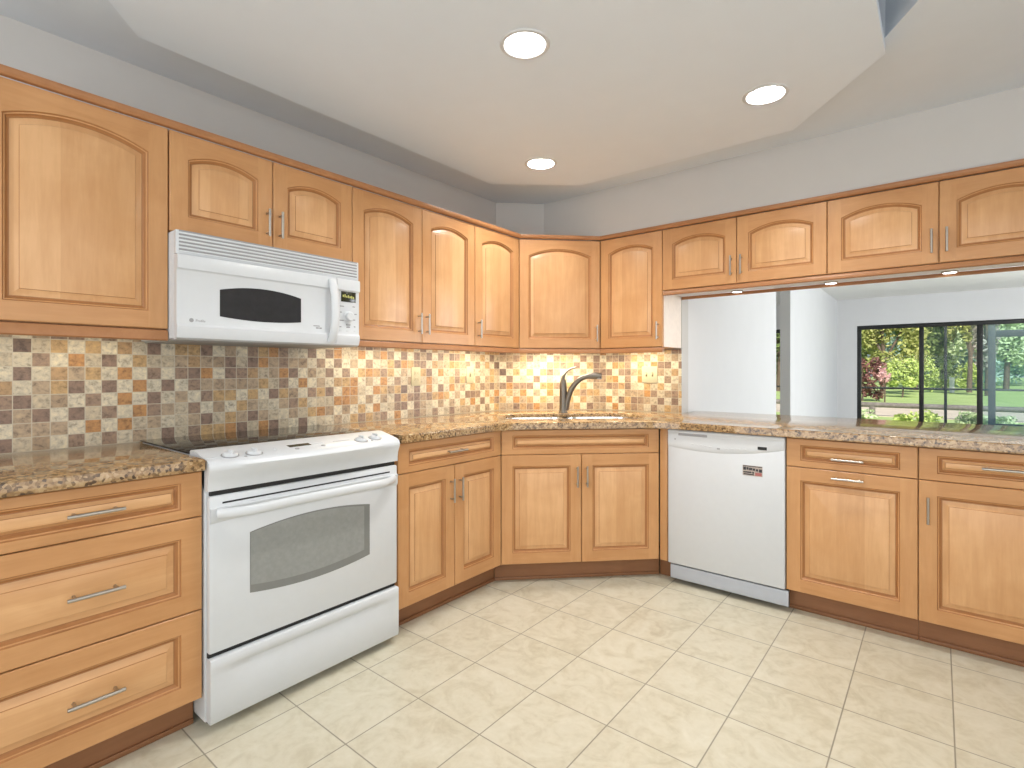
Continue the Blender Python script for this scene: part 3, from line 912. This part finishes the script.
# control strip with a smiling lower edge and a shallow pull recess
rows = []
for k in range(25):
    x = .002+(W-.004)*k/24; q = bow(W*k/24*.784/W)
    zl = .816-.018*q
    rows.append([(x, -.0085, .870), (x, -.013, .869), (x, -.0150, .865), (x, -.0150, .861), (x, -.0106, .856), (x, -.0106, .838-.006*q), (x, -.0130, zl), (x, -.0132, zl-.012), (x, -.0124, zl-.024), (x, -.0106, zl-.036), (x, -.0085, zl-.040)])
mb = MB(); mb.loops(rows); cs = mb.build('control_strip', M['white'], dw, 50)
MB().box((.062, -.0135, .842), (.222, -.0100, .855), .001).build('vent_slot', M['print_grey'], cs, 0)
MB().box((.245, -.0120, .836), (.35, -.0105, .846), .001).build('latch', M['white_plastic'], cs, 0)
MB().box((.478, -.0142, .800), (.522, -.0115, .816), .001).build('display', M['dark'], cs)
MB().box((.274, -.0142, .783), (.290, -.0120, .791), .001).build('badge', M['print_grey'], cs)
MB().lathe([(0, .001), (.004, .001), (.004, 0)], (.044, -.0128, .820), 12, axis=(0, -1, 0)).build('button', M['print_grey'], cs)
for k in range(5):
    MB().box((.135+.024*k, -.0142, .797-.0020*k), (.149+.024*k, -.0122, .804-.0020*k), .001).build('button', M['white_plastic'], cs)
for k in range(4):
    MB().box((.315+.030*k, -.0142, .786+.002*k), (.333+.030*k, -.0122, .793+.002*k), .001).build('button', M['white_plastic'], cs)
st = MB().box((.405, -.0110, .662), (.501, -.0098, .715)).build('sticker', M['sticker'], dd, 0)
mb = MB()
for x, z, ww, hh in ((.407, .709, .092, .004), (.408, .690, .014, .016), (.424, .692, .010, .013), (.436, .691, .016, .012), (.454, .690, .012, .011), (.470, .688, .010, .011), (.484, .684, .015, .016), (.408, .676, .040, .007), (.410, .666, .050, .006), (.452, .674, .008, .010)):
    mb.box((x, -.0113, z), (x+ww, -.0109, z+hh))
mb.build('sticker_print', M['sticker_ink'], st, 0)
mb = MB(); mb.box((.466, -.0113, .665), (.497, -.0109, .681)); mb.build('sticker_mark', M['sticker_red'], st, 0)
MB().box((.012, -.002, .030), (W+.014, .015, .106), .002).build('kick_plate', M['kick_grey'], dw)
for x in (.05, W-.05):
    MB().lathe([(.015, 0), (.015, .1)], (x, .10, 0), 12, cap0=True, cap1=True).build('foot', M['dark'], dw)

# ------------------------------------------------------------------ lamps
names = ('recessed ceiling light nearest the camera', 'recessed ceiling light toward the pass-through', 'recessed ceiling light above the corner sink')
for (x, y), nm in zip(lights, names):
    r = thing('recessed_light', nm, 'ceiling light', (x, y, PZ), 0, 'recessed ceiling lights')
    MB().lathe([(LR-.004, -.001), (LR, -.004), (LR+.012, -.004), (LR+.016, 0)], (0, 0, 0), 40).build('trim_ring', M['white_plastic'], r)
    MB().lathe([(LR, -.003), (LR-.002, .0), (LR-.010, .050), (LR-.012, .060)], (0, 0, 0), 40).build('baffle', M['baffle'], r)
    MB().lathe([(0, .050), (LR-.013, .052), (LR-.010, .060)], (0, 0, 0), 40).build('lens', M['lens'], r)
    lamp('can_lamp', 'AREA', (x, y, PZ+.046), (0, 0, 0), 15, (1, .98, .94), shape='DISK', size=.115)
for x, nm in ((1.557, 'small round puck light nearest the end panel'), (2.071, 'small round puck light under the middle of the hanging cabinets'), (2.594, 'small round puck light at the right under the hanging cabinets')):
    r = thing('puck_light', nm, 'puck light', (x, -.055, SB-.004), 0, 'puck lights under the hanging cabinets')
    MB().lathe([(.036, 0), (.036, -.006), (.030, -.009), (.028, -.008)], (0, 0, 0), 24).build('rim', M['nickel'], r)
    MB().lathe([(.028, -.0085), (0, -.0095)], (0, 0, 0), 24).build('lens', M['lens'], r)
    lamp('puck_lamp', 'AREA', (x, -.055, SB-.022), (0, 0, 0), .9, (1, .95, .86), shape='DISK', size=.05)
# warm under-cabinet lamps behind the light rails
warm = (1, .87, .62)
def strip(x, y, rz, L, e):
    lamp('under_cabinet_lamp', 'AREA', (x, y, UB-.006), (0, 0, rz), e, warm, shape='RECTANGLE', size=L, size_y=.03)
strip(.15, -3.05, PI/2, .35, .55)
strip(.15, -1.65, PI/2, .70, 2.5)
strip(.15, -.98, PI/2, .34, 2.4)
strip(.44, -.44, PI/4, .42, 7.0)
strip(.92, -.15, 0, .36, 2.4)

# ------------------------------------------------------------------ outdoors
def leaves(n, shape, size, rng):
    """one mesh of many small leaf cards; shape() gives a random point"""
    vs_, fs = [], []
    for i in range(n):
        p = Vector(shape())
        s = size*rng.uniform(.6, 1.4)
        a = Vector((rng.gauss(0, 1), rng.gauss(0, 1), rng.gauss(0, .7))).normalized()
        c = a.cross(Vector((rng.gauss(0, 1), rng.gauss(0, 1), rng.gauss(0, 1)))).normalized()
        k = len(vs_)
        vs_ += [p-a*s, p+c*s*.45, p+a*s, p-c*s*.45]
        fs.append((k, k+1, k+2, k+3))
    return vs_, fs
def blob(cx, cy, cz, rx, ry, rz_, rng):
    cl = [(rng.uniform(-.8, .8)*rx, rng.uniform(-.8, .8)*ry, rng.uniform(-.75, .9)*rz_, rng.uniform(.22, .42)) for _ in range(26)]
    def f():
        q = rng.choice(cl)
        d = Vector((rng.gauss(0, 1), rng.gauss(0, 1), rng.gauss(0, 1))).normalized()*rng.uniform(.6, 1)
        return (cx+q[0]+d.x*q[3]*rx, cy+q[1]+d.y*q[3]*ry, cz+q[2]+d.z*q[3]*rz_)
    return f
GZ = -.12
def tree(name, label, x, y, h, rx, mat, n, size, seed, low=.12, group=None, cat='tree'):
    rng = random.Random(seed)
    r = thing(name, label, cat, (x, y, GZ), 0, group)
    cz = h*(.5+low/2); rzz = h*(.5-low/2)
    mb = MB(); mb.add(*leaves(n, blob(0, 0, cz, rx, rx*.7, rzz, rng), size, rng)); mb.build('foliage', M[mat], r, 0)
    mb = MB(); mb.tube([(0, 0, 0), (.05*rx, 0, h*.3), (-.04*rx, .1, h*.6), (.06*rx, 0, h*.85)], [.020*h, .016*h, .012*h, .006*h], 9)
    for k in range(3):
        a = k*2.1+rng.random(); mb.tube([(0, 0, h*(.25+.1*k)), (math.cos(a)*rx*.35, math.sin(a)*rx*.3, h*(.5+.1*k)), (math.cos(a)*rx*.6, math.sin(a)*rx*.5, h*(.7+.06*k))], [.012*h, .008*h, .003*h], 7)
    mb.build('trunk', M['bark'], r, 60)
    return r
b = MB(); b.box((-80, 8.15, GZ-.2), (100, 140, GZ))
tag(b.build('lawn', M['lawn']), 'green lawn outside the sliding door', 'lawn', None, 'structure')
b = MB(); b.box((-5, 8.15, GZ), (8, 11.25, -.03))
tag(b.build('lanai_slab', M['concrete']), 'concrete patio slab outside the sliding door', 'patio', None, 'structure')
b = MB(); b.box((-4.2, -5.7, 2.78), (6.4, 8.2, 2.9))
tag(b.build('roof', M['ceil']), 'house roof above the ceilings', 'roof', None, 'structure')
# screen enclosure of the patio
sc_ = thing('screen_enclosure', 'dark framed screen wall of the patio beyond the sliding door', 'screen', (0, 11.0, -.03))
MB().box((-5, -.02, .825), (3.34, .02, .865), .003).build('rail', M['black_frame'], sc_)
for x in (-2.4, .1, 2.663, 5.2, 7.6):
    MB().box((x-.025, -.025, 0), (x+.025, .025, 2.65), .003).build('post', M['black_frame'], sc_)
dr = MB()
for x0, x1, z0, z1 in ((3.336, 3.450, 0, 2.65), (3.45, 4.45, 1.92, 2.06), (3.45, 4.45, .825, .865), (3.45, 4.45, .07, .16), (4.45, 4.55, 0, 2.65)):
    dr.box((x0, -.02, z0), (x1, .02, z1), .003)
dr.build('screen_door', M['bronze_frame'], sc_)
# sandy path, log rail, low hedge, planting
b = MB(); b.box((-30, 15.0, GZ), (60, 19.5, GZ+.012))
tag(b.build('sandy_path', M['sand']), 'pale sandy path beyond the log rail', 'path', None, 'structure')
rf = thing('rail_fence', 'low weathered log rail across the garden', 'fence', (0, 14.9, GZ))
mb = MB(); mb.tube([(-6, 0, .34), (0, .02, .345), (4, 0, .335), (10, 0, .34)], .075, 10); mb.build('rail', M['rail_wood'], rf, 60)
for x in (-3.2, -1.0, 1.05, 3.3, 5.6, 8.0):
    MB().lathe([(.08, 0), (.075, .30)], (x, 0, 0), 10, cap0=True, cap1=True).build('post', M['rail_wood'], rf)
rng = random.Random(5)
for k, (x, y, w_, lab) in enumerate(((.7, 13.4, 1.0, 'low green hedge clump at the left end of the sliding door view'), (2.1, 13.5, .9, 'low green hedge clump in front of the log rail, middle of the door view'), (3.4, 13.4, 1.0, 'low green hedge clump by the screen door'))):
    mb = MB(); mb.add(*leaves(900, blob(0, 0, .14, w_*.56, .45, .16, rng), .05, rng))
    o = mb.build('hedge_clump', M['leaf_lime'] if k == 1 else M['leaf_pale'], None, 0); o.location = (x, y, GZ)
    tag(o, lab, 'shrub', 'low hedge clumps')
GT = 'garden trees'
tree('bougainvillea_bush', 'dark red leaved bush at the left edge of the sliding door view', -.05, 24.0, 1.80, .74, 'leaf_red', 2600, .075, 11, 0, None, 'shrub')
tree('flowering_shrub', 'small pink flowering shrub beside the dark red bush', .78, 23.6, 1.50, .20, 'leaf_pink', 300, .06, 12, .55, None, 'shrub')
tree('garden_tree', 'olive yellow tree above the dark red bush', .05, 33.0, 6.6, 2.3, 'leaf_olive', 7500, .13, 21, .16, GT)
tree('garden_tree', 'yellow green low tree right of the dark red bush', 1.15, 29.0, 1.9, .75, 'leaf_lime', 1800, .085, 23, .18, GT)
tree('garden_tree', 'dark green tree behind the thick middle door stile', 1.3, 42.0, 7.2, 1.9, 'leaf_dark', 5200, .16, 22, .08, GT)
tree('garden_tree', 'pale willowy tree in the pane right of the middle door stile', 2.9, 48.0, 8.5, 1.9, 'leaf_pale', 6500, .17, 24, .14, GT)
tree('garden_tree', 'olive tree with drooping leaves above the white post', 4.0, 39.0, 7.2, 1.15, 'leaf_olive', 3600, .13, 35, .42, GT)
tree('garden_tree', 'blue green tree filling the gap right of the white post', 4.6, 56.0, 9.0, 2.2, 'leaf_blue', 5800, .2, 25, .03, GT)
tree('garden_tree', 'grey tree hung with moss left of the tinted pane', 4.55, 34.0, 6.0, .55, 'moss', 2000, .11, 26, .22, GT)
tree('garden_tree', 'broad pale green tree behind the tinted pane', 6.3, 48.0, 9.0, 1.9, 'leaf_pale', 6500, .18, 27, .12, GT)
tree('garden_tree', 'blue green tree at the right edge behind the tinted pane', 8.9, 60.0, 10.0, 2.6, 'leaf_blue', 6500, .22, 28, .05, GT)
tree('garden_tree', 'dark tree glimpsed past the wall end', -5.6, 34.0, 7.0, 2.4, 'leaf_dark', 4200, .2, 29, .05, GT)
tree('lime_shrub', 'bright lime shrub under the pale willowy tree', 1.75, 37.5, 2.4, .75, 'leaf_lime', 2200, .09, 31, 0, 'lime shrubs', 'shrub')
tree('lime_shrub', 'bright lime shrub left of the white post', 2.75, 43.5, 2.2, .75, 'leaf_lime', 2000, .09, 32, 0, 'lime shrubs', 'shrub')
tree('lime_shrub', 'lime shrub right of the white post', 4.2, 45.0, 1.9, .7, 'leaf_lime', 1800, .09, 33, 0, 'lime shrubs', 'shrub')
for k, x in enumerate(range(-15, 45, 5)):
    rng2 = random.Random(50+k)
    mb = MB(); mb.add(*leaves(2600, blob(0, 0, 4.6, 2.6, 1.6, 4.6, rng2), .36, rng2)); mb.tube([(0, 0, 0), (.1, 0, 3), (0, .1, 7)], [.25, .2, .08], 8)
    o = mb.build('distant_tree', M['leaf_blue' if k % 2 else 'leaf_dark'], None, 0); o.location = (x, 70 if k % 2 else 75, GZ)
    tag(o, 'dense green tree of the far tree line at the lawn edge', 'tree', 'far tree line')
mb = MB(); mb.box((-.12, -.12, 0), (.12, .12, .85), .02); mb.box((-.15, -.15, .85), (.15, .15, .93), .02)
o = mb.build('marker_post', M['white_paint']); o.location = (3.17, 38.0, GZ)
tag(o, 'short white post standing at the lawn edge', 'post')
